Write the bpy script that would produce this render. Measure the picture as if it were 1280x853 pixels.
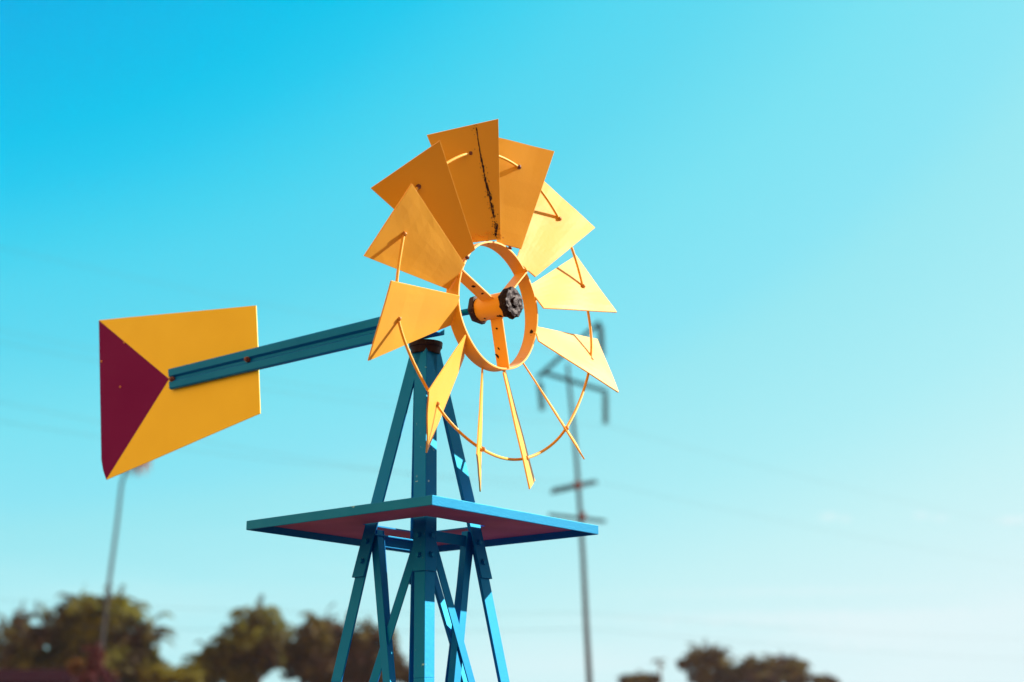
import bpy, bmesh, math, random
from mathutils import Vector, Matrix, noise
R = math.radians
random.seed(11)
for o in list(bpy.data.objects): bpy.data.objects.remove(o)
sc = bpy.context.scene
COL = sc.collection

# ------------------------------------------------------------------ camera
PITCH = R(14.8); CP, SP = math.cos(PITCH), math.sin(PITCH); EYE = 1.5
cd = bpy.data.cameras.new('camera'); cam = bpy.data.objects.new('camera', cd); COL.objects.link(cam)
cd.sensor_width = 36; cd.lens = 56.25; cd.clip_start = .05; cd.clip_end = 3000
cam.location = (0, 0, EYE); cam.rotation_euler = (R(90) + PITCH, 0, 0)
cd.dof.use_dof = True; cd.dof.focus_distance = 2.98; cd.dof.aperture_fstop = 3.1
sc.camera = cam

# ------------------------------------------------------------------ sun and sky
SUN_AZ, SUN_EL = R(103.5), R(31.5)          # azimuth from the direction towards the camera, turning right
SD = Vector((math.sin(SUN_AZ) * math.cos(SUN_EL), -math.cos(SUN_AZ) * math.cos(SUN_EL), math.sin(SUN_EL)))
sl = bpy.data.lights.new('sun', 'SUN'); sun = bpy.data.objects.new('sun', sl); COL.objects.link(sun)
sl.energy = 4.6; sl.angle = R(.53); sl.color = (1.0, .85, .73)
sun.rotation_euler = SD.to_track_quat('Z', 'Y').to_euler(); sun.location = (20, 5, 20)

def lin(r, g, b):
    f = lambda c: (c / 255 / 12.92) if c / 255 <= .04045 else ((c / 255 + .055) / 1.055) ** 2.4
    return (f(r), f(g), f(b), 1)

w = bpy.data.worlds.new('World'); sc.world = w; w.use_nodes = True
wn, wl = w.node_tree.nodes, w.node_tree.links
bg = wn['Background']; bg.inputs['Strength'].default_value = .0536
sky = wn.new('ShaderNodeTexSky'); sky.sky_type = 'NISHITA'; sky.sun_disc = False
sky.sun_elevation = SUN_EL; sky.sun_rotation = math.atan2(SD.x, SD.y); sky.dust_density = 1
sep = wn.new('ShaderNodeSeparateColor'); wl.new(sky.outputs[0], sep.inputs[0])
tc = wn.new('ShaderNodeTexCoord')
mp = wn.new('ShaderNodeMapping'); mp.inputs['Scale'].default_value = (2.2, 2.2, 14); wl.new(tc.outputs['Generated'], mp.inputs[0])
nz = wn.new('ShaderNodeTexNoise'); nz.inputs['Scale'].default_value = 1.6; nz.inputs['Detail'].default_value = 5; nz.inputs['Roughness'].default_value = .45
wl.new(mp.outputs[0], nz.inputs['Vector'])
# thin streaks of high cloud: lift the air's brightness a little near the horizon
cl = wn.new('ShaderNodeMapRange'); cl.inputs[1].default_value = .50; cl.inputs[2].default_value = .72; cl.inputs[3].default_value = 0; cl.inputs[4].default_value = .9
wl.new(nz.outputs['Fac'], cl.inputs[0])
sx = wn.new('ShaderNodeSeparateXYZ'); wl.new(tc.outputs['Generated'], sx.inputs[0])
hz = wn.new('ShaderNodeMapRange'); hz.inputs[1].default_value = .04; hz.inputs[2].default_value = .17; hz.inputs[3].default_value = 1; hz.inputs[4].default_value = 0
wl.new(sx.outputs['Z'], hz.inputs[0])
mu = wn.new('ShaderNodeMath'); mu.operation = 'MULTIPLY'; wl.new(cl.outputs[0], mu.inputs[0]); wl.new(hz.outputs[0], mu.inputs[1])
ad = wn.new('ShaderNodeMath'); ad.operation = 'ADD'; wl.new(sep.outputs['Red'], ad.inputs[0]); wl.new(mu.outputs[0], ad.inputs[1])
def wisp(px, py, w_, h_, amt):
    global ad
    x, y = (px - 640) / 2000, (426.5 - py) / 2000
    d = Vector((x, CP - y * SP, SP + y * CP)).normalized()
    a = wn.new('ShaderNodeVectorMath'); a.operation = 'SUBTRACT'; wl.new(tc.outputs['Generated'], a.inputs[0]); a.inputs[1].default_value = d
    b = wn.new('ShaderNodeVectorMath'); b.operation = 'MULTIPLY'; wl.new(a.outputs[0], b.inputs[0]); b.inputs[1].default_value = (2000 / w_, 2000 / w_, 2000 / h_)
    wn2 = wn.new('ShaderNodeVectorMath'); wn2.operation = 'LENGTH'; wl.new(b.outputs[0], wn2.inputs[0])
    fn = wn.new('ShaderNodeTexNoise'); fn.inputs['Scale'].default_value = 130; wl.new(tc.outputs['Generated'], fn.inputs['Vector'])
    s1 = wn.new('ShaderNodeMath'); s1.operation = 'ADD'; wl.new(wn2.outputs['Value'], s1.inputs[0]); wl.new(fn.outputs['Fac'], s1.inputs[1])
    r = wn.new('ShaderNodeMapRange'); r.interpolation_type = 'SMOOTHSTEP'; r.inputs[1].default_value = 1.7; r.inputs[2].default_value = .5; r.inputs[3].default_value = 0; r.inputs[4].default_value = amt
    wl.new(s1.outputs[0], r.inputs[0])
    n2 = wn.new('ShaderNodeMath'); n2.operation = 'ADD'; wl.new(ad.outputs[0], n2.inputs[0]); wl.new(r.outputs[0], n2.inputs[1]); ad = n2
for q in ((300, 720, 1, 1, 0), (1037, 646, 13, 7, 1.0), (1057, 649, 10, 6, .9), (1152, 644, 12, 7, .8), (1174, 648, 15, 5, .7), (1265, 650, 24, 7, 1.1), (1150, 790, 180, 22, 1.3), (1010, 772, 260, 12, .8), (980, 740, 240, 8, .4)): wisp(*q)
mr = wn.new('ShaderNodeMapRange'); mr.inputs[1].default_value = .05; mr.inputs[2].default_value = 1.85
lg = wn.new('ShaderNodeMath'); lg.operation = 'LOGARITHM'; lg.inputs[1].default_value = math.e; wl.new(ad.outputs[0], lg.inputs[0])
sxx = wn.new('ShaderNodeMath'); sxx.operation = 'MULTIPLY_ADD'; sxx.inputs[1].default_value = .45
wl.new(sx.outputs['X'], sxx.inputs[0]); wl.new(lg.outputs[0], sxx.inputs[2]); wl.new(sxx.outputs[0], mr.inputs[0])
cr = wn.new('ShaderNodeValToRGB'); wl.new(mr.outputs[0], cr.inputs[0])
STOPS = [(.10, (0, 180, 234)), (.245, (0, 197, 239)), (.30, (28, 202, 240)), (.382, (62, 210, 240)), (.45, (80, 214, 241)), (.55, (94, 217, 241)), (.71, (121, 226, 243)),
         (.87, (137, 229, 245)), (.95, (151, 232, 243)), (1.185, (172, 238, 246)), (1.40, (196, 243, 247)), (1.80, (224, 247, 251))]
STOPS = [((p - .05) / 1.8, c) for p, c in STOPS]
while len(cr.color_ramp.elements) < len(STOPS): cr.color_ramp.elements.new(.5)
for e, (p, c) in zip(cr.color_ramp.elements, STOPS): e.position = p; e.color = lin(*c)
# added fill glow in the unseen left-rear sky, brightens the shaded vane
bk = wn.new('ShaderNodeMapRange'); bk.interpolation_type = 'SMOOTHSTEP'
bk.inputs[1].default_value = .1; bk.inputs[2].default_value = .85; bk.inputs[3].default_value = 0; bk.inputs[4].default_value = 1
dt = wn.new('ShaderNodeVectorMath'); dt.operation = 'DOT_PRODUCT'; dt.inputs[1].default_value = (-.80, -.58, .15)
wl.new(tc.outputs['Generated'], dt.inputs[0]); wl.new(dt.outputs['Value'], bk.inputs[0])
# made-up sky behind the camera: dim warm tone, added orange glow over it
bd = wn.new('ShaderNodeMapRange'); bd.interpolation_type = 'SMOOTHSTEP'
bd.inputs[1].default_value = .15; bd.inputs[2].default_value = -.35; wl.new(sx.outputs['Y'], bd.inputs[0])
m0 = wn.new('ShaderNodeMix'); m0.data_type = 'RGBA'; wl.new(bd.outputs[0], m0.inputs['Factor'])
wl.new(cr.outputs[0], m0.inputs['A']); m0.inputs['B'].default_value = (.30, .18, .14, 1)
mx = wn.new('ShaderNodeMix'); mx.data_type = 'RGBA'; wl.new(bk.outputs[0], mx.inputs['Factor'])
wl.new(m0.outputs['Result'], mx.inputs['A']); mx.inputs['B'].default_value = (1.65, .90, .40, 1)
vm = wn.new('ShaderNodeVectorMath'); vm.operation = 'SCALE'; vm.inputs['Scale'].default_value = 10
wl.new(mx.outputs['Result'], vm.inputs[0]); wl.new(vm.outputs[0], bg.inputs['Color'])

vs = sc.view_settings; vs.view_transform = 'Standard'; vs.look = 'None'; vs.exposure = .9; vs.gamma = 1; vs.use_curve_mapping = False
sc.cycles.max_bounces = 8; sc.cycles.use_denoising = True

# ------------------------------------------------------------------ helpers
def at(px, py, Y):
    """point of the world at horizontal distance Y seen at that place of the 1280x853 picture"""
    x, y = (px - 640) / 2000, (426.5 - py) / 2000
    d = Vector((x, CP - y * SP, SP + y * CP)); d *= Y / d.y
    return Vector((d.x, d.y, d.z + EYE))

def tag(o, label=None, cat=None, group=None, kind=None):
    for k, v in (('label', label), ('category', cat), ('group', group), ('kind', kind)):
        if v: o[k] = v
    return o

def empty(name, loc):
    o = bpy.data.objects.new(name, None); COL.objects.link(o); o.location = loc; o.empty_display_size = .2
    return o

def build(name, bm, mats, parent=None, origin=(0, 0, 0), smooth=False):
    """bm holds world coordinates; the object's origin is put at `origin` (the thing's base)"""
    for v in bm.verts: v.co -= Vector(origin)
    bmesh.ops.recalc_face_normals(bm, faces=bm.faces)
    me = bpy.data.meshes.new(name); bm.to_mesh(me); bm.free()
    if not isinstance(mats, (list, tuple)): mats = [mats]
    for m in mats: me.materials.append(m)
    if smooth:
        for p in me.polygons: p.use_smooth = True
    o = bpy.data.objects.new(name, me); COL.objects.link(o)
    if parent: o.parent = parent
    else: o.location = origin
    return o

def poly_prism(bm, pts, off, mi=0):
    """prism from a loop of points and an offset vector"""
    a = [bm.verts.new(p) for p in pts]; b = [bm.verts.new(Vector(p) + off) for p in pts]
    fs = [bm.faces.new(a), bm.faces.new(b[::-1])]
    n = len(a)
    for i in range(n): fs.append(bm.faces.new((a[i], b[i], b[(i + 1) % n], a[(i + 1) % n])))
    for f in fs: f.material_index = mi
    return fs

def extrude_profile(bm, prof0, prof1, mi=0):
    a = [bm.verts.new(p) for p in prof0]; b = [bm.verts.new(p) for p in prof1]; n = len(a)
    fs = [bm.faces.new(a), bm.faces.new(b[::-1])]
    for i in range(n): fs.append(bm.faces.new((a[i], b[i], b[(i + 1) % n], a[(i + 1) % n])))
    for f in fs: f.material_index = mi

def angle_bar(bm, p0, p1, d1, d2, w1, w2, t):
    """rolled angle iron; p0-p1 the outer corner, flanges towards d1 and d2"""
    def pr(p): return [p, p + d1 * w1, p + d1 * w1 + d2 * t, p + d1 * t + d2 * t, p + d2 * w2 + d1 * t, p + d2 * w2]
    extrude_profile(bm, pr(Vector(p0)), pr(Vector(p1)))

def tube(bm, pts, rad, seg=10, closed=False, caps=True):
    pts = [Vector(p) for p in pts]; n = len(pts); rings = []
    ref = None
    for i, p in enumerate(pts):
        if closed: tg = pts[(i + 1) % n] - pts[i - 1]
        else: tg = pts[min(i + 1, n - 1)] - pts[max(i - 1, 0)]
        tg.normalize()
        if ref is None:
            ref = tg.cross(Vector((0, 0, 1)))
            if ref.length < .1: ref = tg.cross(Vector((0, 1, 0)))
        ref = (ref - tg * ref.dot(tg)).normalized(); bi = tg.cross(ref)
        r = rad[i] if isinstance(rad, (list, tuple)) else rad
        rings.append([bm.verts.new(p + (ref * math.cos(2 * math.pi * k / seg) + bi * math.sin(2 * math.pi * k / seg)) * r) for k in range(seg)])
    for i in range(n if closed else n - 1):
        a, b = rings[i], rings[(i + 1) % n]
        for k in range(seg): bm.faces.new((a[k], a[(k + 1) % seg], b[(k + 1) % seg], b[k]))
    if caps and not closed:
        bm.faces.new(rings[0][::-1]); bm.faces.new(rings[-1])

def lathe(bm, base, axis, prof, seg=32, wob=0, mi=0):
    """prof = [(distance along axis, radius)...]"""
    axis = Vector(axis).normalized(); u = axis.orthogonal().normalized(); v = axis.cross(u); rings = []
    for (h, r) in prof:
        ring = []
        for k in range(seg):
            a = 2 * math.pi * k / seg
            rr = r * (1 + (wob * (noise.noise(Vector((math.cos(a) * 3, math.sin(a) * 3, h * 90))) if wob and (r > .018 or r < .0075) else 0)))
            hh = h
            ring.append(bm.verts.new(Vector(base) + axis * hh + (u * math.cos(a) + v * math.sin(a)) * rr))
        rings.append(ring)
    for a, b in zip(rings, rings[1:]):
        for k in range(seg):
            f = bm.faces.new((a[k], a[(k + 1) % seg], b[(k + 1) % seg], b[k])); f.material_index = mi
    bm.faces.new(rings[0][::-1]).material_index = mi; bm.faces.new(rings[-1]).material_index = mi

def bevel(o, wd=.0008, seg=2):
    m = o.modifiers.new('bevel', 'BEVEL'); m.width = wd; m.segments = seg; m.limit_method = 'ANGLE'; m.angle_limit = R(35)

# ------------------------------------------------------------------ materials
def mat(name): 
    m = bpy.data.materials.new(name); m.use_nodes = True
    return m, m.node_tree.nodes, m.node_tree.links, m.node_tree.nodes['Principled BSDF']

def paint(name, base, base2, chip, rough=.38, chip_amt=.70, spec=.5, bump=.12, scale=30, chip_scale=38, tint=(1, 1, 1), sheen=0, ior=1.5):
    m, n, l, b = mat(name)
    t = n.new('ShaderNodeTexCoord')
    a = n.new('ShaderNodeTexNoise'); a.inputs['Scale'].default_value = scale * .35; a.inputs['Detail'].default_value = 6; l.new(t.outputs['Object'], a.inputs['Vector'])
    c = n.new('ShaderNodeTexNoise'); c.inputs['Scale'].default_value = chip_scale; c.inputs['Detail'].default_value = 8; c.inputs['Roughness'].default_value = .65; l.new(t.outputs['Object'], c.inputs['Vector'])
    mx = n.new('ShaderNodeMix'); mx.data_type = 'RGBA'; mx.inputs['A'].default_value = (*base, 1); mx.inputs['B'].default_value = (*base2, 1)
    l.new(a.outputs['Fac'], mx.inputs['Factor'])
    r = n.new('ShaderNodeMapRange'); r.inputs[1].default_value = chip_amt; r.inputs[2].default_value = chip_amt + .025; l.new(c.outputs['Fac'], r.inputs[0])
    m2 = n.new('ShaderNodeMix'); m2.data_type = 'RGBA'; l.new(mx.outputs['Result'], m2.inputs['A']); m2.inputs['B'].default_value = (*chip, 1); l.new(r.outputs[0], m2.inputs['Factor'])
    l.new(m2.outputs['Result'], b.inputs['Base Color'])
    rr = n.new('ShaderNodeMapRange'); rr.inputs[3].default_value = rough - .07; rr.inputs[4].default_value = rough + .13; l.new(a.outputs['Fac'], rr.inputs[0]); l.new(rr.outputs[0], b.inputs['Roughness'])
    b.inputs['Specular IOR Level'].default_value = spec; b.inputs['Specular Tint'].default_value = (*tint, 1); b.inputs['IOR'].default_value = ior
    b.inputs['Sheen Weight'].default_value = sheen; b.inputs['Sheen Roughness'].default_value = .45; b.inputs['Sheen Tint'].default_value = (1, .97, .92, 1)
    d = n.new('ShaderNodeTexNoise'); d.inputs['Scale'].default_value = scale * 5; d.inputs['Detail'].default_value = 4; l.new(t.outputs['Object'], d.inputs['Vector'])
    sb = n.new('ShaderNodeMath'); sb.operation = 'SUBTRACT'; l.new(d.outputs['Fac'], sb.inputs[0]); l.new(r.outputs[0], sb.inputs[1])
    bp = n.new('ShaderNodeBump'); bp.inputs['Strength'].default_value = bump; bp.inputs['Distance'].default_value = .001
    l.new(sb.outputs[0], bp.inputs['Height']); l.new(bp.outputs[0], b.inputs['Normal'])
    return m

YW = dict(spec=.62, tint=(1, .90, .98), sheen=.20); TW = dict(spec=1.0, tint=(0, .80, 1), ior=1.85)
YEL = paint('yellow_paint', (.96, .55, .022), (.91, .48, .020), (.10, .02, .012), rough=.47, chip_amt=.775, **YW)
ORG = paint('hub_yellow_paint', (.95, .50, .010), (.90, .43, .010), (.06, .012, .015), rough=.45, chip_amt=.70, chip_scale=30, **YW)
VANE = paint('vane_yellow_paint', (.94, .76, .022), (.86, .66, .022), (.12, .03, .02), rough=.45, chip_amt=.725, chip_scale=55, spec=.3)
MAR = paint('maroon_paint', (.16, .0008, .11), (.14, .0008, .095), (.42, .18, .10), rough=.5, chip_amt=.76, chip_scale=45, spec=.12, tint=(.8, .1, .3))
TEAL = paint('teal_paint', (.0004, .068, .46), (.0004, .055, .38), (.10, .05, .04), rough=.54, chip_amt=.76, chip_scale=45, **TW)
TEALW = paint('worn_teal_paint', (.0004, .068, .46), (.0004, .055, .38), (.35, .58, .62), rough=.54, chip_amt=.655, chip_scale=60, bump=.3, **TW)
RIMP = paint('faded_teal_rim', (.012, .115, .44), (.0006, .070, .38), (.30, .50, .55), rough=.52, chip_amt=.675, chip_scale=60, bump=.3, scale=60, **TW)
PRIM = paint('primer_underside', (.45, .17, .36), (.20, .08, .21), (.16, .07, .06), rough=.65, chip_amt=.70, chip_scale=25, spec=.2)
CAPM = paint('cap_maroon', (.013, .003, .009), (.010, .003, .008), (.05, .02, .02), rough=.5, chip_amt=.72, spec=.25)
RUST = paint('rust', (.022, .005, .010), (.014, .005, .009), (.20, .12, .09), rough=.6, chip_amt=.62, chip_scale=120, bump=.9, scale=60)
GREASE = paint('grease_black', (.007, .004, .007), (.014, .005, .009), (.07, .035, .03), rough=.50, chip_amt=.70, chip_scale=140, bump=.5, scale=50, spec=.20)
BOLT = paint('painted_bolt', (.80, .36, .03), (.45, .20, .05), (.12, .06, .05), rough=.45, chip_amt=.6, chip_scale=150)
BOLTD = paint('rusty_bolt', (.17, .05, .035), (.10, .03, .03), (.3, .2, .15), rough=.5, chip_amt=.6, chip_scale=150)

# ------------------------------------------------------------------ the ground
def ground_mat():
    m, n, l, b = mat('dry_ground')
    t = n.new('ShaderNodeTexCoord'); a = n.new('ShaderNodeTexNoise'); a.inputs['Scale'].default_value = .35; a.inputs['Detail'].default_value = 8; l.new(t.outputs['Object'], a.inputs['Vector'])
    c = n.new('ShaderNodeValToRGB'); c.color_ramp.elements[0].position = .35; c.color_ramp.elements[0].color = (.09, .04, .03, 1)
    c.color_ramp.elements[1].position = .7; c.color_ramp.elements[1].color = (.13, .06, .04, 1)
    l.new(a.outputs['Fac'], c.inputs[0]); l.new(c.outputs[0], b.inputs['Base Color']); b.inputs['Roughness'].default_value = .95
    return m
bm = bmesh.new(); N = 40
gv = [[bm.verts.new((x, y, 0 if math.hypot(x, y) < 90 else 1.2 * noise.noise(Vector((x, y, 0)) * .004)))
       for x in [-1200 + 60 * i for i in range(N + 1)]] for y in [-1200 + 60 * j for j in range(N + 1)]]
for j in range(N):
    for i in range(N): bm.faces.new((gv[j][i], gv[j][i + 1], gv[j + 1][i + 1], gv[j + 1][i]))
tag(build('ground', bm, ground_mat(), smooth=True), kind='structure')

# ------------------------------------------------------------------ the windmill
TX, TY = -.169, 3.03
BASE = Vector((TX, TY, 0))
mill = tag(empty('garden_windmill', BASE), 'teal angle iron garden windmill with yellow twelve blade wheel and yellow and maroon tail vane', 'windmill')
def part(name, bm, mats, parent=None, smooth=False, bev=None):
    o = build(name, bm, mats, parent or mill, BASE, smooth)
    if bev: bevel(o, bev)
    return o

YAW = R(5.3)
def cdir(k):   # corner directions: 0 right, 1 far, 2 left, 3 near
    a = YAW + k * math.pi / 2
    return Vector((math.cos(a), math.sin(a), 0))
PROF = [(2.292, .0265), (1.978, .1005), (1.835, .1335), (1.646, .1706), (0.0, .49)]
def rad_at(z):
    for (z0, r0), (z1, r1) in zip(PROF, PROF[1:]):
        if z >= z1 - 1e-9: return r0 + (r1 - r0) * (z0 - z) / (z0 - z1)
def corner(k, z, dr=0): return Vector((TX, TY, z)) + cdir(k) * (rad_at(z) + dr)

for k in range(4):
    d1 = (cdir((k + 1) % 4) - cdir(k)).normalized(); d2 = (cdir((k - 1) % 4) - cdir(k)).normalized()
    bm = bmesh.new()
    angle_bar(bm, corner(k, 2.292), corner(k, 1.978), d1, d2, .031, .031, .0032)
    angle_bar(bm, corner(k, 1.978), corner(k, 1.838), d1, d2, .031, .031, .0032)
    angle_bar(bm, corner(k, 1.895, -.0046), corner(k, 1.646, -.0046), d1, d2, .0265, .0265, .0030)
    angle_bar(bm, corner(k, 1.646, -.0046), corner(k, 0, -.0046), d1, d2, .0265, .0265, .0030)
    leg = part('leg', bm, TEALW if k == 3 else TEAL, bev=.0007)
    for zz in (1.905, 1.868):
        for d, nn in ((d1, (d2 * -1)), (d2, (d1 * -1))):
            # bolt heads on both flanges
            bm = bmesh.new(); c0 = corner(k, zz) + d * .0165
            nrm = (cdir(k) + (d * -1)).normalized() if False else nn
            lathe(bm, c0, nn, [(-.001, .0062), (.0022, .0062), (.0022, .0048), (.0052, .0046)], 6)
            part('bolt', bm, TEAL, leg)

# diagonal braces, two on each face of the tower
for k in range(4):
    for (a, b) in (((k) % 4, (k + 1) % 4), ((k + 1) % 4, (k) % 4)):
        p0 = corner(a, 1.925, -.006); p1 = corner(b, 1.03, -.006)
        along = (corner(b, 1.5) - corner(a, 1.5)).normalized()
        nin = -(cdir(k) + cdir((k + 1) % 4)).normalized()
        first = (a == k)
        off = nin * (.0045 if first else .0085)
        p0 = p0 + along * .014 + off; p1 = p1 - along * .010 + off
        ax = (p1 - p0).normalized(); perp = ax.cross(nin).normalized()
        # flange that turns inwards: on the right-hand edge seen from outside for falling-left bars
        bm = bmesh.new()
        if perp.z < 0: perp = -perp
        side = perp if (ax.x * 1 + 0) < 0 or True else perp
        pin0 = p0 + perp * .009; pin1 = p1 + perp * .009
        angle_bar(bm, pin0, pin1, -perp, nin, .018, .016, .0026)
        part('brace', bm, TEAL, bev=.0006)

# two level bars that carry the platform
for (a, b) in ((3, 0), (2, 1)):
    bm = bmesh.new(); z = 1.918
    p0, p1 = corner(a, z, -.005), corner(b, z, -.005); al = (p1 - p0).normalized()
    nin = -(cdir(a) + cdir(b)).normalized()
    angle_bar(bm, p0 - al * .004 + nin * .012, p1 + al * .004 + nin * .012, Vector((0, 0, -1)), nin, .020, .018, .003)
    part('cross_bar', bm, TEAL, bev=.0006)

# platform: four wide strips round a square opening, rims turned down
PZ = 1.941; HD = .331; HI = .118; PC = Vector((TX + .002, TY + .0, PZ))
def pcorner(k, r, z): return Vector((PC.x, PC.y, z)) + cdir(k) * r
bm = bmesh.new()
for k in range(4):
    o0, o1, i0, i1 = pcorner(k, HD, PZ), pcorner(k + 1, HD, PZ), pcorner(k, HI, PZ), pcorner(k + 1, HI, PZ)
    dz = Vector((0, 0, -.0025))
    fs = poly_prism(bm, [o0, o1, i1, i0], dz)
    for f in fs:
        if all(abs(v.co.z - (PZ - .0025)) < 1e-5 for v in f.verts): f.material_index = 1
plat = part('platform', bm, [TEAL, PRIM])
bm = bmesh.new(); t = .0028
for k in range(4):
    o0, o1 = pcorner(k, HD + .0035, PZ + .0012), pcorner(k + 1, HD + .0035, PZ + .0012)
    q0, q1 = pcorner(k, HD - .0005, PZ + .0012), pcorner(k + 1, HD - .0005, PZ + .0012)
    poly_prism(bm, [o0, o1, q1, q0], Vector((0, 0, -.0175)))
part('rim', bm, RIMP, plat, bev=.0010)

# cap plate, swivel head, shaft
bm = bmesh.new(); cz = Vector((TX, TY, 0))
lathe(bm, cz + Vector((0, 0, 2.2855)), (0, 0, 1), [(-.012, .0275), (0, .0305), (.001, .0325), (.0105, .0335), (.0115, .028)], 28, wob=.04)
part('cap_plate', bm, CAPM, smooth=False)
WC = Vector((-.02271, 2.88335, 2.33113)); AX = Vector((.79793, -.60271, -.0076)).normalized()
V = Vector((-.11826, -.16891, .97851)); V = (V - AX * V.dot(AX)).normalized(); U = V.cross(AX).normalized()
if U.x < 0: U = -U
bm = bmesh.new(); H = AX.cross(Vector((0, 0, 1))).normalized()
g0 = WC - AX * .232; 
pr = [g0 + H * sx_ * .017 + Vector((0, 0, 1)) * z_ for sx_, z_ in ((-1, -.032), (1, -.032), (1, .018), (.55, .028), (-.55, .028), (-1, .018))]
extrude_profile(bm, pr, [p + AX * .085 for p in pr])
part('swivel_head', bm, TEAL, bev=.002)
bm = bmesh.new(); tube(bm, [WC - AX * .15, WC - AX * .055], .0062, 14)
part('drive_shaft', bm, TEAL, smooth=True)

# hub ring (a short band), slightly dented
RR = .1223; bw = .030
bm = bmesh.new(); seg = 96; ra = []
for k in range(seg):
    a = 2 * math.pi * k / seg; rd = U * math.sin(a) + V * math.cos(a)
    e = 1 + .004 * math.sin(3 * a + 1) 
    o1 = .001 * math.sin(5 * a)
    ra.append([bm.verts.new(WC + rd * RR * e * q + AX * h) for q, h in ((1, -.001 + o1), (1, -bw), (.970, -bw), (.970, -.001 + o1))])
for k in range(seg):
    a, b = ra[k], ra[(k + 1) % seg]
    for j in range(4): bm.faces.new((a[j], b[j], b[(j + 1) % 4], a[(j + 1) % 4]))
ring_ob = part('hub_ring', bm, ORG, bev=.0006); eye0 = Vector((0, 0, EYE))

# spokes: flat bars set edge-on to the wheel
def spoke(ang, w_=.026):
    rd = U * math.sin(ang) + V * math.cos(ang); tg = AX.cross(rd).normalized()
    bm = bmesh.new(); p0 = WC + rd * .020; p1 = WC + rd * (RR * .976)
    def pr(p): return [p + AX * .0015 + tg * .0016, p + AX * .0015 - tg * .0016, p - AX * w_ - tg * .0016, p - AX * w_ + tg * .0016]
    extrude_profile(bm, pr(p0), pr(p1)); part('spoke', bm, ORG, bev=.0006)
for a in (-1.02, .98, 3.10): spoke(a)

# hub barrel with greasy collars
HA = AX
bm = bmesh.new()
lathe(bm, WC, HA, [(-.047, .0225), (-.045, .0235), (.018, .0235), (.020, .0225)], 40)
hub = part('hub', bm, ORG, smooth=False)
for p in hub.data.polygons: p.use_smooth = len(p.vertices) == 4
bm = bmesh.new()
lathe(bm, WC, HA, [(.018, .021), (.0185, .0275), (.021, .0290), (.027, .0288), (.031, .0280), (.0345, .0262), (.0350, .020), (.0345, .010), (.038, .0090), (.0385, .004)], 44, wob=.12)
bmesh.ops.subdivide_edges(bm, edges=bm.edges[:], cuts=2, use_grid_fill=True)
for v in bm.verts:
    rel = v.co - WC; h = rel.dot(HA); rv = rel - HA * h
    if rv.length > .008:
        q = noise.noise(v.co * 130) * .0030 + noise.noise(v.co * 420) * .0009
        v.co += rv.normalized() * q + HA * (noise.noise(v.co * 120 + Vector((5, 0, 0))) * .0018)
part('front_collar', bm, GREASE, hub)
bm = bmesh.new()
lathe(bm, WC, HA, [(-.060, .012), (-.058, .026), (-.053, .0295), (-.045, .0290), (-.043, .0225)], 7, wob=.06)
part('rear_collar', bm, RUST, hub)
# worn dark blotches where the coating has gone, standing just proud of the barrel and spoke
def blotch(parent, c, nrm, r_, m, sy=1.0):
    nrm = nrm.normalized(); u = nrm.orthogonal().normalized(); v = nrm.cross(u)
    bm = bmesh.new(); vs_ = []
    for k in range(14):
        a = 2 * math.pi * k / 14; q = r_ * random.uniform(.6, 1.1)
        vs_.append(c + u * math.cos(a) * q + v * math.sin(a) * q * sy)
    poly_prism(bm, [p - nrm * .0015 for p in vs_], nrm * .0024)
    return part('rust_patch', bm, m, parent)
vdir = -(WC - Vector((0, 0, EYE))).normalized()
radial = (vdir - HA * vdir.dot(HA)).normalized(); tang = HA.cross(radial)
for (h, aa, r_) in ((.006, -1.0, .0042), (.001, -.95, .0028), (-.030, .9, .002)):
    nr = (radial * math.cos(aa) + tang * math.sin(aa)).normalized()
    if nr.z > 0 and aa < 0: nr = (radial * math.cos(aa) - tang * math.sin(aa)).normalized()
    blotch(hub, WC + HA * h + nr * .0233, nr, r_, GREASE)

def seen_on(px, py, pt0, nrm):
    d = at(px, py, 1) - Vector((0, 0, EYE)); return Vector((0, 0, EYE)) + d * ((pt0 - Vector((0, 0, EYE))).dot(nrm) / d.dot(nrm))
spk = [o for o in mill.children if o.name.startswith('spoke')]
for (ang, px, py, r_, sy, ob) in ((3.10, 621, 411, .0022, 1, 2), (3.10, 621.5, 445, .0022, 3.4, 2), (3.10, 623.5, 436, .0016, 2, 2), (-1.02, 592, 358, .0038, 1.2, 0), (-1.02, 603, 367, .0022, 1.6, 0)):
    rd = U * math.sin(ang) + V * math.cos(ang); tg = AX.cross(rd).normalized()
    if tg.dot(eye0 - WC) < 0: tg = -tg
    blotch(spk[ob], seen_on(px, py, WC + tg * .0018, tg) , tg, r_, GREASE, sy)
for (ang, hh) in ((1.98, -.012), (1.55, -.02), (-2.3, -.016)):
    rd = U * math.sin(ang) + V * math.cos(ang)
    blotch(ring_ob, WC + rd * RR * .975 + AX * hh, -rd, .0045 if ang == 1.98 else .002, GREASE)
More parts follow.
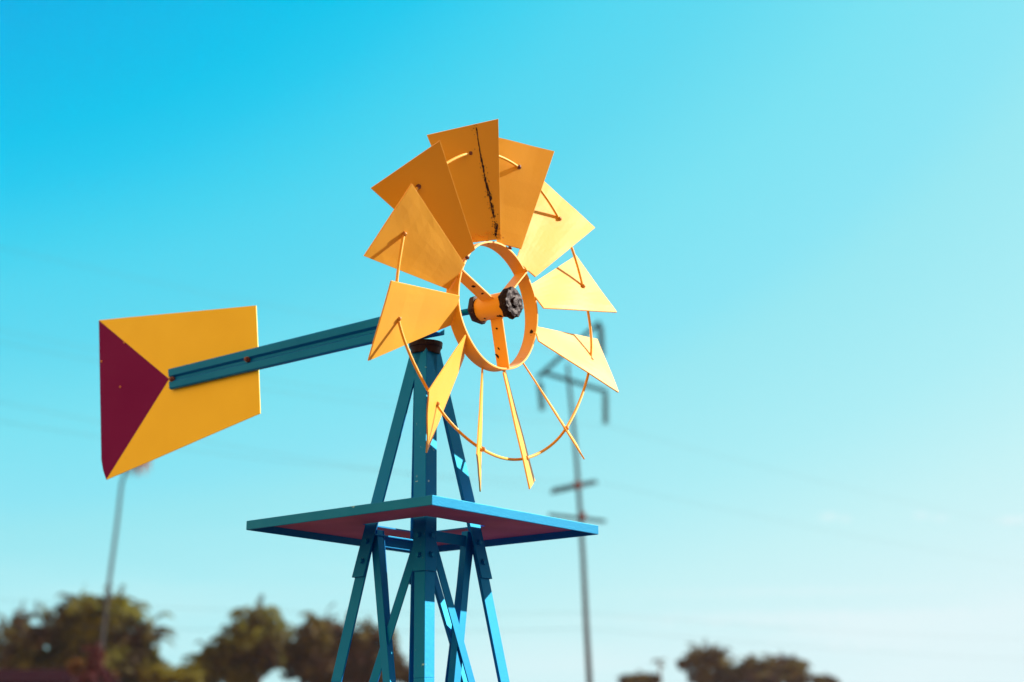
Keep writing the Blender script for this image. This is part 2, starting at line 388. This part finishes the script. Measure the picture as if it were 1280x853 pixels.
# blades: corners (root ccw, root cw, tip cw, tip ccw) and the hole the hoop passes through
BL = [
 ((-0.07674,2.85353,2.44462),(-0.0215,2.87152,2.45731),(-0.02595,2.7825,2.66428),(-0.15632,2.7438,2.61636),(-0.07824,2.79032,2.599)),
 ((-0.02857,2.89273,2.4568),(0.01766,2.90613,2.44923),(0.08307,2.94142,2.66211),(-0.04706,2.9034,2.68053),(0.01308,2.9178,2.61957)),
 ((0.00803,2.94144,2.43944),(0.04506,2.95647,2.40906),(0.16865,3.08337,2.55251),(0.06279,3.03972,2.63732),(0.09476,3.03511,2.55391)),
 ((0.03141,2.97797,2.39664),(0.06103,2.97629,2.35186),(0.21257,3.12758,2.38617),(0.13116,3.13212,2.50911),(0.14315,3.09494,2.43083)),
 ((0.04165,2.99114,2.31996),(0.0506,2.97448,2.28597),(0.21383,3.13243,2.22042),(0.17479,3.18342,2.34495),(0.15809,3.11512,2.28376)),
 ((0.01709,2.96954,2.24853),(0.02046,2.95404,2.23813),(0.13902,3.02252,2.06426),(0.12025,3.1087,2.12208),(0.10419,3.04178,2.12762)),
 ((-0.01268,2.95562,2.22204),(-0.01696,2.89986,2.2057),(0.03224,2.90191,1.98608),(0.04325,3.04263,2.02593),(0.02566,2.96214,2.05489)),
 ((-0.05471,2.89463,2.20755),(-0.05526,2.88002,2.20908),(-0.06031,2.70055,2.01276),(-0.0572,2.85835,1.97385),(-0.05378,2.81102,2.04315)),
 ((-0.08822,2.85097,2.22349),(-0.08451,2.80592,2.25305),(-0.14169,2.63808,2.10894),(-0.15067,2.76791,2.02796),(-0.13273,2.7316,2.1089)),
 ((-0.11249,2.81073,2.27263),(-0.09526,2.78027,2.31954),(-0.20417,2.58378,2.2882),(-0.24716,2.66312,2.16874),(-0.19694,2.66403,2.24504)),
 ((-0.11669,2.79616,2.33606),(-0.08696,2.78684,2.38168),(-0.1741,2.60738,2.47105),(-0.25579,2.63178,2.3471),(-0.18908,2.65891,2.39722)),
 ((-0.1033,2.8025,2.3851),(-0.0678,2.799,2.41325),(-0.12951,2.67927,2.57929),(-0.25202,2.68492,2.49103),(-0.1681,2.70746,2.5021)),
]
eye = Vector((0, 0, EYE)); HOLES = []
for bi, (rc, rw_, tw, tcw, pc) in enumerate(BL):
    A_, B_, C_, D_, P_ = map(Vector, (rc, rw_, tw, tcw, pc))
    nrm = (C_ - A_).cross(D_ - B_).normalized()
    if nrm.dot(eye - P_) < 0: nrm = -nrm
    th = .0028; n_ = 8; bm = bmesh.new(); top = []; bot = []
    for j in range(n_ + 1):
        v_ = j / n_; rt, rb = [], []
        for i in range(n_ + 1):
            u_ = i / n_
            p = (A_ * (1 - u_) + B_ * u_) * (1 - v_) + (D_ * (1 - u_) + C_ * u_) * v_
            wv = .0018 * noise.noise(p * 14 + Vector((bi * 7, 0, 0))) * min(1, 4 * u_ * (1 - u_) + .4)
            rt.append(bm.verts.new(p + nrm * (th / 2 + wv))); rb.append(bm.verts.new(p + nrm * (wv - th / 2)))
        top.append(rt); bot.append(rb)
    for j in range(n_):
        for i in range(n_):
            bm.faces.new((top[j][i], top[j][i + 1], top[j + 1][i + 1], top[j + 1][i]))
            bm.faces.new((bot[j][i], bot[j + 1][i], bot[j + 1][i + 1], bot[j][i + 1]))
    for i in range(n_):
        bm.faces.new((top[0][i], bot[0][i], bot[0][i + 1], top[0][i + 1])); bm.faces.new((top[n_][i], top[n_][i + 1], bot[n_][i + 1], bot[n_][i]))
        bm.faces.new((top[i][0], top[i + 1][0], bot[i + 1][0], bot[i][0])); bm.faces.new((top[i][n_], bot[i][n_], bot[i + 1][n_], top[i + 1][n_]))
    bl = part('blade', bm, YEL, bev=.0004)
    HOLES.append(P_)
    # nut and washer where the hoop passes through
    bm = bmesh.new()
    lathe(bm, P_, nrm, [(-.0035, .0040), (.0006, .0050), (.0019, .0050), (.0019, .0040), (.0050, .0036), (.0062, .0020)], 8, wob=.3)
    part('nut', bm, BOLT if bi not in (0, 1, 11) else BOLTD, bl)
    # small weld lump at the root
    bm = bmesh.new(); mid = (A_ * .45 + B_ * .55)
    lathe(bm, mid + (WC - mid).normalized() * .003, nrm, [(-.003, .002), (-.0015, .0036), (.0015, .0036), (.003, .0015)], 9, wob=.5)
    part('weld', bm, BOLTD if bi in (0, 11, 1) else ORG, bl)
    if bi == 0:   # the split rusty seam down the topmost blade
        bm = bmesh.new(); rs = random.Random(5)
        s0 = A_.lerp(B_, .90); s1 = D_.lerp(C_, .67)
        tdir = (C_ - D_).normalized(); ldir = (s1 - s0).normalized(); k = 0
        for q in range(230):
            f = rs.random(); wd = (.0034 - .0020 * f) * rs.uniform(.4, 1)
            c = s0.lerp(s1, .02 + .95 * f) + tdir * (rs.gauss(0, 1) * .0013 * (1.3 - f) + .0016 * math.sin(f * 7))
            ln = rs.uniform(.0010, .0042)
            pts = [c + ldir * (ln * math.cos(a)) + tdir * (wd * .5 * math.sin(a)) * rs.uniform(.6, 1.2) for a in (0, 1.05, 2.1, 3.14, 4.2, 5.25)]
            poly_prism(bm, [p_ + nrm * .0004 for p_ in pts], nrm * rs.uniform(.0010, .0016))
        for q in range(150):
            f = rs.random(); c = s0.lerp(s1, f) + tdir * rs.gauss(0, 1) * .0038; ln = rs.uniform(.0004, .0011)
            poly_prism(bm, [c + ldir * (ln * math.cos(a)) + tdir * (ln * math.sin(a)) + nrm * .0006 for a in (0, 1.26, 2.5, 3.8, 5.0)], nrm * .0006)
        part('rusty_seam', bm, RUST, bl)
        bm = bmesh.new()
        for q in range(26):
            f = rs.random(); c = A_.lerp(B_, -1.6 + 3.2 * f); c = A_.lerp(B_, rs.uniform(-.2, 1.1)) + ldir * rs.uniform(.001, .016) 
            ln = rs.uniform(.0012, .0035)
            pts = [c + ldir * (ln * math.cos(a)) + tdir * (ln * .8 * math.sin(a)) for a in (0, 1.05, 2.1, 3.14, 4.2, 5.25)]
            poly_prism(bm, [p_ + nrm * .0004 for p_ in pts], nrm * rs.uniform(.0012, .003))
        part('weld_spatter', bm, ORG, bl)

# wire hoop: follows the wheel's circle through the holes of the blades
pts = []
RWm = sum((p - WC).length for p in HOLES) / 12
for i in range(12):
    p0, p1, p2, p3 = HOLES[i - 1], HOLES[i], HOLES[(i + 1) % 12], HOLES[(i + 2) % 12]
    for s in range(12):
        t_ = s / 12
        q = .5 * ((2 * p1) + (p2 - p0) * t_ + (2 * p0 - 5 * p1 + 4 * p2 - p3) * t_ ** 2 + (3 * p1 - p0 - 3 * p2 + p3) * t_ ** 3)
        pts.append(q)
bm = bmesh.new(); tube(bm, pts, .0027, 10, closed=True)
part('wire_hoop', bm, YEL, smooth=True)

# ---- tail: boom and vane lie in the upright plane through the wheel's axle
PN = Vector((AX.y, -AX.x, 0)).normalized()
if PN.dot(eye - WC) < 0: PN = -PN
def onplane(px, py, off=0):
    d = at(px, py, 1) - eye; pt0 = WC + PN * off
    return eye + d * ((pt0 - eye).dot(PN) / d.dot(PN))
t0, t1 = onplane(212.0, 462.0), onplane(477, 396.2)
b0, b1 = onplane(213.5, 487.3), onplane(477, 426.8)
ext = 1.18
t1, b1 = t0.lerp(t1, ext), b0.lerp(b1, ext)
def boomprof(tp, bt):
    h = bt - tp; f = lambda a, d: tp + h * a + PN * d
    return [f(0, -.004), f(0, .0035), f(.06, .005), f(.36, .005), f(.44, -.0005), f(.56, -.0005), f(.64, .005), f(.94, .005), f(1, .0035), f(1, -.004)]
bm = bmesh.new(); extrude_profile(bm, boomprof(t0, b0), boomprof(t1, b1))
boom = part('tail_boom', bm, TEAL, bev=.0006)
for (bx, by) in ((215.5, 474.5), (309.5, 449.5)):
    bm = bmesh.new(); lathe(bm, onplane(bx, by, .003), PN, [(-.003, .0062), (.0025, .0062), (.0025, .0046), (.007, .0042), (.008, .002)], 8, wob=.2)
    part('bolt', bm, BOLTD, boom)
O2 = -.0065
yel_poly = [(123.5, 400.5), (160, 396.8), (240, 389.5), (320, 382), (322, 430), (323.5, 470), (325.2, 517), (260, 545), (190, 575.5), (132.8, 600), (211.5, 474)]
mar_poly = [(123.5, 400.5), (211.5, 474), (132.8, 600), (128.8, 588), (126.6, 575), (125.6, 520), (124.5, 460)]
bm = bmesh.new()
fr = [[onplane(*p, O2) for p in q] for q in (yel_poly, mar_poly)]
for q, mi in ((fr[0], 0), (fr[1], 1)):
    poly_prism(bm, q, -PN * .0018, mi)
bmesh.ops.remove_doubles(bm, verts=bm.verts, dist=.00005)
# inner walls along the colour line are not needed
seen = {}
for f in list(bm.faces):
    key = tuple(sorted(v.index for v in f.verts)); seen.setdefault(key, []).append(f)
kill = [f for e in bm.edges if len(e.link_faces) > 2 for f in e.link_faces if abs(f.normal.dot(PN)) < .5]
bmesh.ops.delete(bm, geom=list(set(kill)), context='FACES_ONLY')
vane = part('tail_vane', bm, [VANE, MAR])
vane['label'] = 'yellow tail vane with a maroon triangle on its outer end'
for (bx, by, c) in ((155.5, 428.5, 0), (150.5, 484, 0), (127, 452, 1)):
    bm = bmesh.new(); lathe(bm, onplane(bx, by, O2), PN, [(-.001, .0026), (.0012, .0026), (.002, .0012)], 8, wob=.3)
    part('rivet', bm, BOLT, vane)

# ------------------------------------------------------------------ background
def simple(name, col, rough=.8, col2=None, scale=3):
    m, n, l, b = mat(name); b.inputs['Roughness'].default_value = rough
    t = n.new('ShaderNodeTexCoord'); a = n.new('ShaderNodeTexNoise'); a.inputs['Scale'].default_value = scale; a.inputs['Detail'].default_value = 5; l.new(t.outputs['Object'], a.inputs['Vector'])
    mx = n.new('ShaderNodeMix'); mx.data_type = 'RGBA'; mx.inputs['A'].default_value = (*col, 1); mx.inputs['B'].default_value = (*(col2 or [c * .6 for c in col]), 1)
    l.new(a.outputs['Fac'], mx.inputs['Factor']); l.new(mx.outputs['Result'], b.inputs['Base Color'])
    return m
def foliage(name, stops, scale=.8):
    m, n, l, b = mat(name); b.inputs['Roughness'].default_value = .75; b.inputs['Specular IOR Level'].default_value = .25
    t = n.new('ShaderNodeTexCoord'); a = n.new('ShaderNodeTexNoise'); a.inputs['Scale'].default_value = scale; a.inputs['Detail'].default_value = 6; l.new(t.outputs['Object'], a.inputs['Vector'])
    c = n.new('ShaderNodeValToRGB')
    while len(c.color_ramp.elements) < len(stops): c.color_ramp.elements.new(.5)
    for e, (p, q) in zip(c.color_ramp.elements, stops): e.position = p; e.color = (*q, 1)
    l.new(a.outputs['Fac'], c.inputs[0]); l.new(c.outputs[0], b.inputs['Base Color'])
    tr = n.new('ShaderNodeBsdfTranslucent'); l.new(c.outputs[0], tr.inputs['Color'])
    mm = n.new('ShaderNodeMixShader'); mm.inputs[0].default_value = .42; l.new(b.outputs[0], mm.inputs[1]); l.new(tr.outputs[0], mm.inputs[2])
    l.new(mm.outputs[0], n['Material Output'].inputs['Surface'])
    return m
LEAF = foliage('olive_leaves', [(.32, (.060, .022, .030)), (.44, (.075, .060, .030)), (.54, (.14, .145, .022)), (.68, (.21, .22, .022))])
LEAF2 = foliage('olive_brown_leaves', [(.32, (.055, .020, .028)), (.48, (.075, .048, .026)), (.64, (.14, .12, .024))])
LEAF3 = foliage('orange_leaves', [(.35, (.38, .07, .03)), (.6, (.45, .14, .03))], 2)
LEAFR = foliage('red_leaves', [(.35, (.085, .015, .028)), (.6, (.13, .035, .035))], 2)
BARK = simple('bark', (.16, .085, .06), .9)
PALMBARK = simple('palm_bark', (.008, .055, .08), .9, (.085, .045, .045), .25)
POLEW = simple('pole_wood', (.045, .018, .022), .9, (.012, .030, .040), .3)
ARMW = simple('weathered_arm', (.01, .07, .11), .8, (.02, .05, .08))
GLASSB = simple('insulator_glaze', (.04, .16, .22), .5, (.03, .11, .16))
CABLE = simple('cable_grey', (.09, .16, .19), .7)
WALLM = simple('house_wall', (.22, .10, .07), .9)
ROOFM = simple('house_roof', (.022, .007, .014), .95); ROOFM.node_tree.nodes['Principled BSDF'].inputs['Specular IOR Level'].default_value = 0

def leafball(bm, c, rx, ry, rz, n, size, rs, hollow=.45):
    for _ in range(n):
        d = Vector((rs.gauss(0, 1), rs.gauss(0, 1), rs.gauss(0, 1))).normalized()
        k = (hollow + (1 - hollow) * rs.random() ** .6) * (1 + .55 * noise.noise(d * 2.6 + Vector(c)))
        p = Vector(c) + Vector((d.x * rx, d.y * ry, d.z * rz)) * k
        if noise.noise(p * .9) < -.34: continue
        nn = (d + Vector((rs.gauss(0, .6), rs.gauss(0, .6), rs.gauss(0, .6)))).normalized()
        u = nn.orthogonal().normalized(); v = nn.cross(u); a = rs.random() * 6.28
        u, v = u * math.cos(a) + v * math.sin(a), v * math.cos(a) - u * math.sin(a)
        s = size * rs.uniform(.6, 1.4)
        q = [p + u * s, p + v * s * .42 + nn * s * .1, p - u * s * .8, p - v * s * .42]
        bm.faces.new([bm.verts.new(x) for x in q])
def frond(bm, base, d, L, droop, rs, wd=.30, n=14):
    d = Vector(d).normalized(); side = d.cross(Vector((0, 0, 1))).normalized(); p = Vector(base); prev = p.copy()
    for i in range(n):
        f = i / (n - 1); step = L / n
        dd = (d + Vector((0, 0, -1)) * droop * f * f * 2).normalized(); nxt = prev + dd * step
        wv = wd * math.sin(math.pi * (.12 + .85 * f)) * L * .5
        for s_ in (-1, 1):
            tip = nxt + side * s_ * wv + Vector((0, 0, -wv * .7)) + dd * wv * .4
            bm.faces.new([bm.verts.new(x) for x in (prev, nxt, tip + dd * .05)])
        bm.faces.new([bm.verts.new(x) for x in (prev, nxt, nxt + Vector((0, 0, .05)), prev + Vector((0, 0, .05)))])
        prev = nxt

def tree(name, label, cat, Y, base_px, blobs, leafm, fronds=(), group=None, trunk_r=.18, leaf=.26, dens=1500, seed=1):
    """blobs: (px, py, half-width px, half-height px) of the masses of the crown as seen from the garden"""
    rs = random.Random(seed); s = Y * 1.0 / 2000
    g = at(base_px, 900, Y); g.z = 0
    root = tag(empty(name, g), label, cat, group)
    bm = bmesh.new(); tm = bmesh.new()
    cs = []
    for (px, py, a, b) in blobs:
        dy = rs.uniform(-1, 1) * a * s * .5
        c = at(px, py, Y + dy); rx, rz = a * s, b * s; cs.append((c, rx))
        for q in range(8):
            a_ = rs.uniform(.15, 3.0); frond(bm, c + Vector((math.cos(a_) * rx * .7, rs.uniform(-.5, .5) * rx, math.sin(a_) * rz * .8)), (math.cos(a_), rs.uniform(-.5, .5), math.sin(a_) + .15), rs.uniform(.6, 1.25) * (rx * rz) ** .5, rs.uniform(.6, 1.2), rs, .32)
        leafball(bm, c, rx, rx * .9, rz, int(dens * (rx * rz) ** .5 * max(1, (rx * rz) ** .5) * .42 + 150), leaf, rs)
    for (px, py, dx, dz, L, dr) in fronds:
        frond(bm, at(px, py, Y + rs.uniform(-.5, .5)), (dx, rs.uniform(-.4, .4), dz), L, dr, rs)
    top = max(c.z for c, _ in cs); hub_ = Vector((g.x, g.y, top * .42))
    tube(tm, [g, g.lerp(hub_, .5) + Vector((.08, 0, 0)), hub_], [trunk_r * 1.3, trunk_r, trunk_r * .85], 9)
    for c, rx in cs:
        m_ = hub_.lerp(c, .55) + Vector((rs.uniform(-.2, .2), 0, .1))
        tube(tm, [hub_ - Vector((0, 0, .2)), m_, c], [trunk_r * .6, trunk_r * .4, trunk_r * .12], 7)
    build('trunk', tm, BARK, root, g, True); build('crown', bm, leafm, root, g)
    return root

G1 = 'trees along the far edge behind the windmill'
tree('broad_tree', 'broad bushy olive brown tree at the far left behind the tall thin palm trunk', 'tree', 58, 112,
     [(60, 815, 44, 34), (105, 785, 42, 36), (140, 775, 34, 28), (165, 808, 32, 40), (120, 830, 62, 34), (30, 838, 34, 24), (178, 838, 24, 24)], LEAF,
     [(70, 775, -1, .5, 1.1, .8), (150, 752, 1, .4, .8, .9), (190, 800, 1, .25, 1.0, 1.0), (100, 752, -1, .7, .8, .6), (128, 752, .3, .9, .7, .5)], G1, seed=3)
tree('small_tree', 'small ragged tree with thin upright sprigs at the left edge of the photo', 'tree', 66, 12,
     [(10, 800, 18, 22), (24, 780, 10, 14), (-12, 815, 22, 22), (5, 838, 24, 22)], LEAF2, [(22, 775, .2, .9, .9, .3), (45, 772, .1, 1, .8, .2), (8, 790, -.3, .9, .9, .4)], G1, leaf=.15, dens=420, seed=4, trunk_r=.1)
tree('low_shrub', 'low yellow green shrub between the broad left tree and the brown middle tree', 'shrub', 56, 215,
     [(205, 846, 18, 12), (232, 848, 20, 11), (188, 846, 14, 12)], foliage('yellow_green_leaves', [(.3, (.10, .09, .01)), (.6, (.20, .19, .012))]), [], None, leaf=.14, seed=5, trunk_r=.06)
tree('brown_tree', 'brown tree with a tall drooping palm like crown left of the tower legs', 'tree', 60, 300,
     [(320, 792, 30, 30), (300, 815, 30, 26), (272, 828, 26, 24), (342, 812, 22, 26), (252, 845, 24, 16), (300, 845, 22, 16)], LEAF,
     [(315, 768, -1, .6, 1.0, .9), (325, 766, 1, .55, 1.0, .9), (318, 766, .1, 1, .6, .4), (290, 800, -1, .4, 1.1, 1.0), (350, 785, 1, .5, .7, .9), (335, 768, .7, .9, .6, .9)], G1, seed=6)
tree('dark_tree', 'dark brown dense tree seen through the left legs of the tower', 'tree', 63, 400,
     [(398, 800, 26, 26), (378, 822, 28, 28), (430, 812, 30, 28), (465, 812, 34, 24), (412, 838, 42, 24), (468, 838, 34, 22)], LEAF2,
     [(400, 776, -.8, .8, .9, .8), (406, 772, .4, 1, .7, .5), (430, 784, .2, 1, .9, .5), (380, 795, -1, .5, .9, 1)], G1, seed=7)
tree('small_tree', 'small low tree with light gaps just left of the central tower leg', 'tree', 63, 505,
     [(500, 842, 16, 12), (515, 850, 12, 12)], LEAF2, [(512, 835, .4, .9, .5, .5)], G1, leaf=.16, dens=420, seed=8, trunk_r=.1)
tree('small_tree', 'low rounded dark tree top right of the leaning utility pole', 'tree', 95, 802,
     [(790, 853, 16, 8), (806, 852, 18, 9)], LEAF2, [], G1, seed=9)
tree('dark_tree', 'tall lopsided dark tree with a small side tuft, right of the utility pole', 'tree', 95, 888,
     [(876, 822, 16, 13), (895, 830, 16, 16), (905, 845, 16, 16), (855, 831, 7, 5), (882, 846, 18, 14), (918, 850, 10, 12)], LEAF2, [(868, 812, -.6, .7, .7, .5), (890, 812, .6, .7, .7, .5)], G1, seed=10)
tree('dark_tree', 'wide flat topped dark tree furthest right in the row', 'tree', 95, 970,
     [(938, 838, 13, 13), (965, 838, 20, 14), (988, 836, 22, 13), (996, 848, 18, 12), (955, 851, 28, 10)], LEAF2, [], G1, seed=12)
tree('small_tree', 'small dark bush just right of the wide flat topped tree', 'tree', 98, 1028,
     [(1027, 853, 11, 7), (1040, 856, 10, 5)], LEAF2, [], G1, seed=13)
# faint far palm between them
def palm(name, label, trunk, Y, r0, r1, nf, L, leafm, barkm, seed, droop=1.1, group=None, wd=.3):
    rs = random.Random(seed); g = at(trunk[-1][0], trunk[-1][1], Y)
    pts_ = [at(x, y, Y) for x, y in trunk]
    d = (pts_[-1] - pts_[-2]).normalized(); foot = pts_[-1] + d * (pts_[-1].z / max(.2, -d.z)); foot.z = 0
    pts_.append(foot); root = tag(empty(name, foot), label, 'palm', group)
    n = len(pts_); tm = bmesh.new(); tube(tm, pts_, [r1 + (r0 - r1) * i / (n - 1) for i in range(n)], 10)
    build('trunk', tm, barkm, root, foot, True)
    bm = bmesh.new()
    for i in range(nf):
        a = 6.283 * i / nf + rs.uniform(-.2, .2); e = rs.uniform(-.6, 1.0)
        frond(bm, pts_[0], (math.cos(a), math.sin(a), e), L * rs.uniform(.8, 1.1), droop, rs, wd)
    build('crown', bm, leafm, root, foot)
    return root
palm('palm_tree', 'tall thin curved palm whose crown hides behind the tail vane, orange tips showing',
     [(168, 571), (157.5, 586), (152, 605), (147, 650), (141, 695), (135, 740), (129, 785), (124, 830), (122, 853)], 50, .075, .042, 34, .74, LEAF3, PALMBARK, 21, 1.2)
palm('palm_tree', 'tiny far palm left of the lopsided dark tree', [(824, 828), (825, 840), (826, 853)], 150, .12, .1, 12, 1.0, LEAF2, BARK, 22, 1.1)
tree('red_shrub', 'tall red leaved shrub at the foot of the tall thin palm', 'shrub', 46, 118,
     [(118, 828, 9, 18), (112, 850, 12, 12), (136, 850, 9, 9)], LEAFR, [], None, leaf=.12, dens=500, seed=14, trunk_r=.05)
tree('orange_shrub', 'small orange shrub in front of the broad left tree', 'shrub', 46, 95,
     [(95, 835, 9, 7)], foliage('amber_leaves', [(.3, (.13, .06, .015)), (.6, (.19, .09, .02))]), [], None, leaf=.12, dens=500, seed=15, trunk_r=.04)

# low dark house at the bottom left
HY = 52; h0 = at(-60, 853, HY); h1 = at(104, 853, HY); ridge = at(0, 842, HY + 3).z; eave = ridge - .55
hr = empty('house', (h0.x, HY, 0)); tag(hr, 'low house with a dark brown roof at the bottom left corner', 'house')
bm = bmesh.new(); x0, x1 = h0.x + .3, h1.x - .3
poly_prism(bm, [Vector((x0, HY, 0)), Vector((x1, HY, 0)), Vector((x1, HY, eave)), Vector((x0, HY, eave))], Vector((0, 6, 0)))
build('wall', bm, WALLM, hr, (h0.x, HY, 0))
bm = bmesh.new(); y0, y1 = HY - .6, HY + 6.6; ym = HY + 3
poly_prism(bm, [Vector((h0.x, y0, eave - .05)), Vector((h0.x, ym, ridge)), Vector((h0.x, y1, eave - .05)), Vector((h0.x, y1, eave + .1)), Vector((h0.x, ym, ridge + .15)), Vector((h0.x, y0, eave + .1))], Vector((h1.x - h0.x, 0, 0)))
build('roof', bm, ROOFM, hr, (h0.x, HY, 0))
bm = bmesh.new(); wz = eave - 1.6
for (a, b, c_, d_) in ((x0 + 1.0, x0 + 2.3, wz, wz + 1.0),):
    poly_prism(bm, [Vector((a, HY - .02, c_)), Vector((b, HY - .02, c_)), Vector((b, HY - .02, d_)), Vector((a, HY - .02, d_))], Vector((0, .015, 0)))
build('window', bm, simple('dark_glass', (.03, .04, .05), .15), hr, (h0.x, HY, 0))

# utility pole with its bracket, arms and hanging insulators
PY = 45; pl = [(709.3, 455), (712.5, 490), (716.5, 530), (721, 580), (724.5, 630), (729, 700), (732.5, 775), (737, 853)]
pp = [at(x, y, PY) for x, y in pl]; d = (pp[-1] - pp[-2]).normalized(); foot = pp[-1] + d * (pp[-1].z / -d.z); foot.z = 0; pp.append(foot)
up_ = tag(empty('utility_pole', foot), 'tall leaning utility pole with angled top bracket, two lower crossarms and hanging insulators', 'utility pole')
bm = bmesh.new(); n = len(pp); tube(bm, pp, [.045, .050, .054, .058, .062, .068, .075, .085, .11], 12); build('pole', bm, POLEW, up_, foot, True)
def bar(name, a, b, r_, m, dy0=0, dy1=0):
    p0, p1 = at(*a, PY + dy0), at(*b, PY + dy1); d = (p1 - p0).normalized(); s1 = d.cross(Vector((0, 1, 0))).normalized(); s2 = d.cross(s1)
    bm = bmesh.new(); pr = [s1 * r_ + s2 * r_, s1 * r_ - s2 * r_, -s1 * r_ - s2 * r_, -s1 * r_ + s2 * r_]
    extrude_profile(bm, [p0 + q for q in pr], [p1 + q for q in pr]); return build(name, bm, m, up_, foot)
bar('top_bracket', (672, 472), (750, 403), .055, ARMW, -.2, -.2)
bar('upper_crossarm', (681, 466.5), (759, 490), .050, ARMW, -.12, -.12)
bar('bracket_post', (749, 405), (750.5, 434), .05, ARMW, -.2, -.2)
bar('crossarm', (689, 616), (746, 603), .045, ARMW, -.3, .3)
bar('crossarm', (686, 644), (757, 652), .045, ARMW, .3, -.3)
bar('crossarm', (690, 612), (744, 601), .03, ARMW, .1, .5)
for (a, b) in (((674.5, 478), (678, 514)), ((751, 408), (753, 446)), ((756.8, 493), (757, 531))):
    p0, p1 = at(*a, PY - .15), at(*b, PY - .15); bm = bmesh.new(); L = (p1 - p0).length; pr = []
    for q in range(9): pr += [(L * q / 9, .045), (L * (q + .25) / 9, .10), (L * (q + .6) / 9, .10), (L * (q + .7) / 9, .045)]
    lathe(bm, p0, p1 - p0, pr, 12); build('insulator', bm, GLASSB, up_, foot)
for (x, y) in ((722, 607), (728, 646)):
    bm = bmesh.new(); c = at(x, y, PY - .12); lathe(bm, c - Vector((0, 0, .12)), (0, 0, 1), [(0, .04), (.02, .11), (.22, .11), (.25, .05)], 12)
    build('pole_fitting', bm, simple('red_fitting', (.15, .035, .035), .6), up_, foot)

def cable(label, ptsY, r_=.011, sag=0.0):
    a = [at(x, y, Y) for x, y, Y in ptsY]; out = []
    for p, q in zip(a, a[1:]):
        for i in range(14):
            f = i / 14; v_ = p.lerp(q, f); v_.z -= sag * 4 * f * (1 - f); out.append(v_)
    out.append(a[-1]); bm = bmesh.new(); tube(bm, out, r_ * .33, 6)
    o = build('power_cable', bm, CABLE, None, (0, 0, 0), True)
    tag(o, label, 'power cable', 'overhead cables')
cable('highest cable, running from the upper left to the hook under the pole top', [(-40, 300, 30), (753, 447, PY)], .010, .25)
cable('cable from the left edge to the left insulator of the utility pole', [(-40, 404, 30), (678, 515, PY)], .010, .25)
cable('cable ending at the right insulator and continuing to the right edge of the photo', [(-40, 420, 30), (757, 532, PY), (1340, 668, 110)], .012, .3)
cable('upper of the two cables meeting the slanted lower crossarm', [(-40, 494, 30), (690, 613, PY)], .012, .2)
cable('cable on the slanted crossarm that dips on towards the lower right', [(-40, 520, 30), (744, 602, PY), (1340, 712, 110)], .013, .3)
cable('level cable just above the tree tops, crossing behind all the tower legs', [(-40, 748, 42), (732, 766, PY), (1340, 800, 80)], .012, .15)
cable('lowest level cable, crossing in front of the tree tops', [(-40, 778, 42), (733, 786, PY), (1340, 826, 80)], .014, .15)

# thin afternoon haze in the air
bm = bmesh.new()
poly_prism(bm, [Vector((-60, -15, -3)), Vector((75, -15, -3)), Vector((75, 175, -3)), Vector((-60, 175, -3))], Vector((0, 0, 21)))
hm = bpy.data.materials.new('haze'); hm.use_nodes = True; hn = hm.node_tree.nodes; hn.remove(hn['Principled BSDF'])
pv = hn.new('ShaderNodeVolumePrincipled'); pv.inputs['Density'].default_value = .00032; pv.inputs['Color'].default_value = (.90, .86, .92, 1); pv.inputs['Anisotropy'].default_value = .2
hm.node_tree.links.new(pv.outputs[0], hn['Material Output'].inputs['Volume'])
tag(build('haze', bm, hm), kind='stuff')
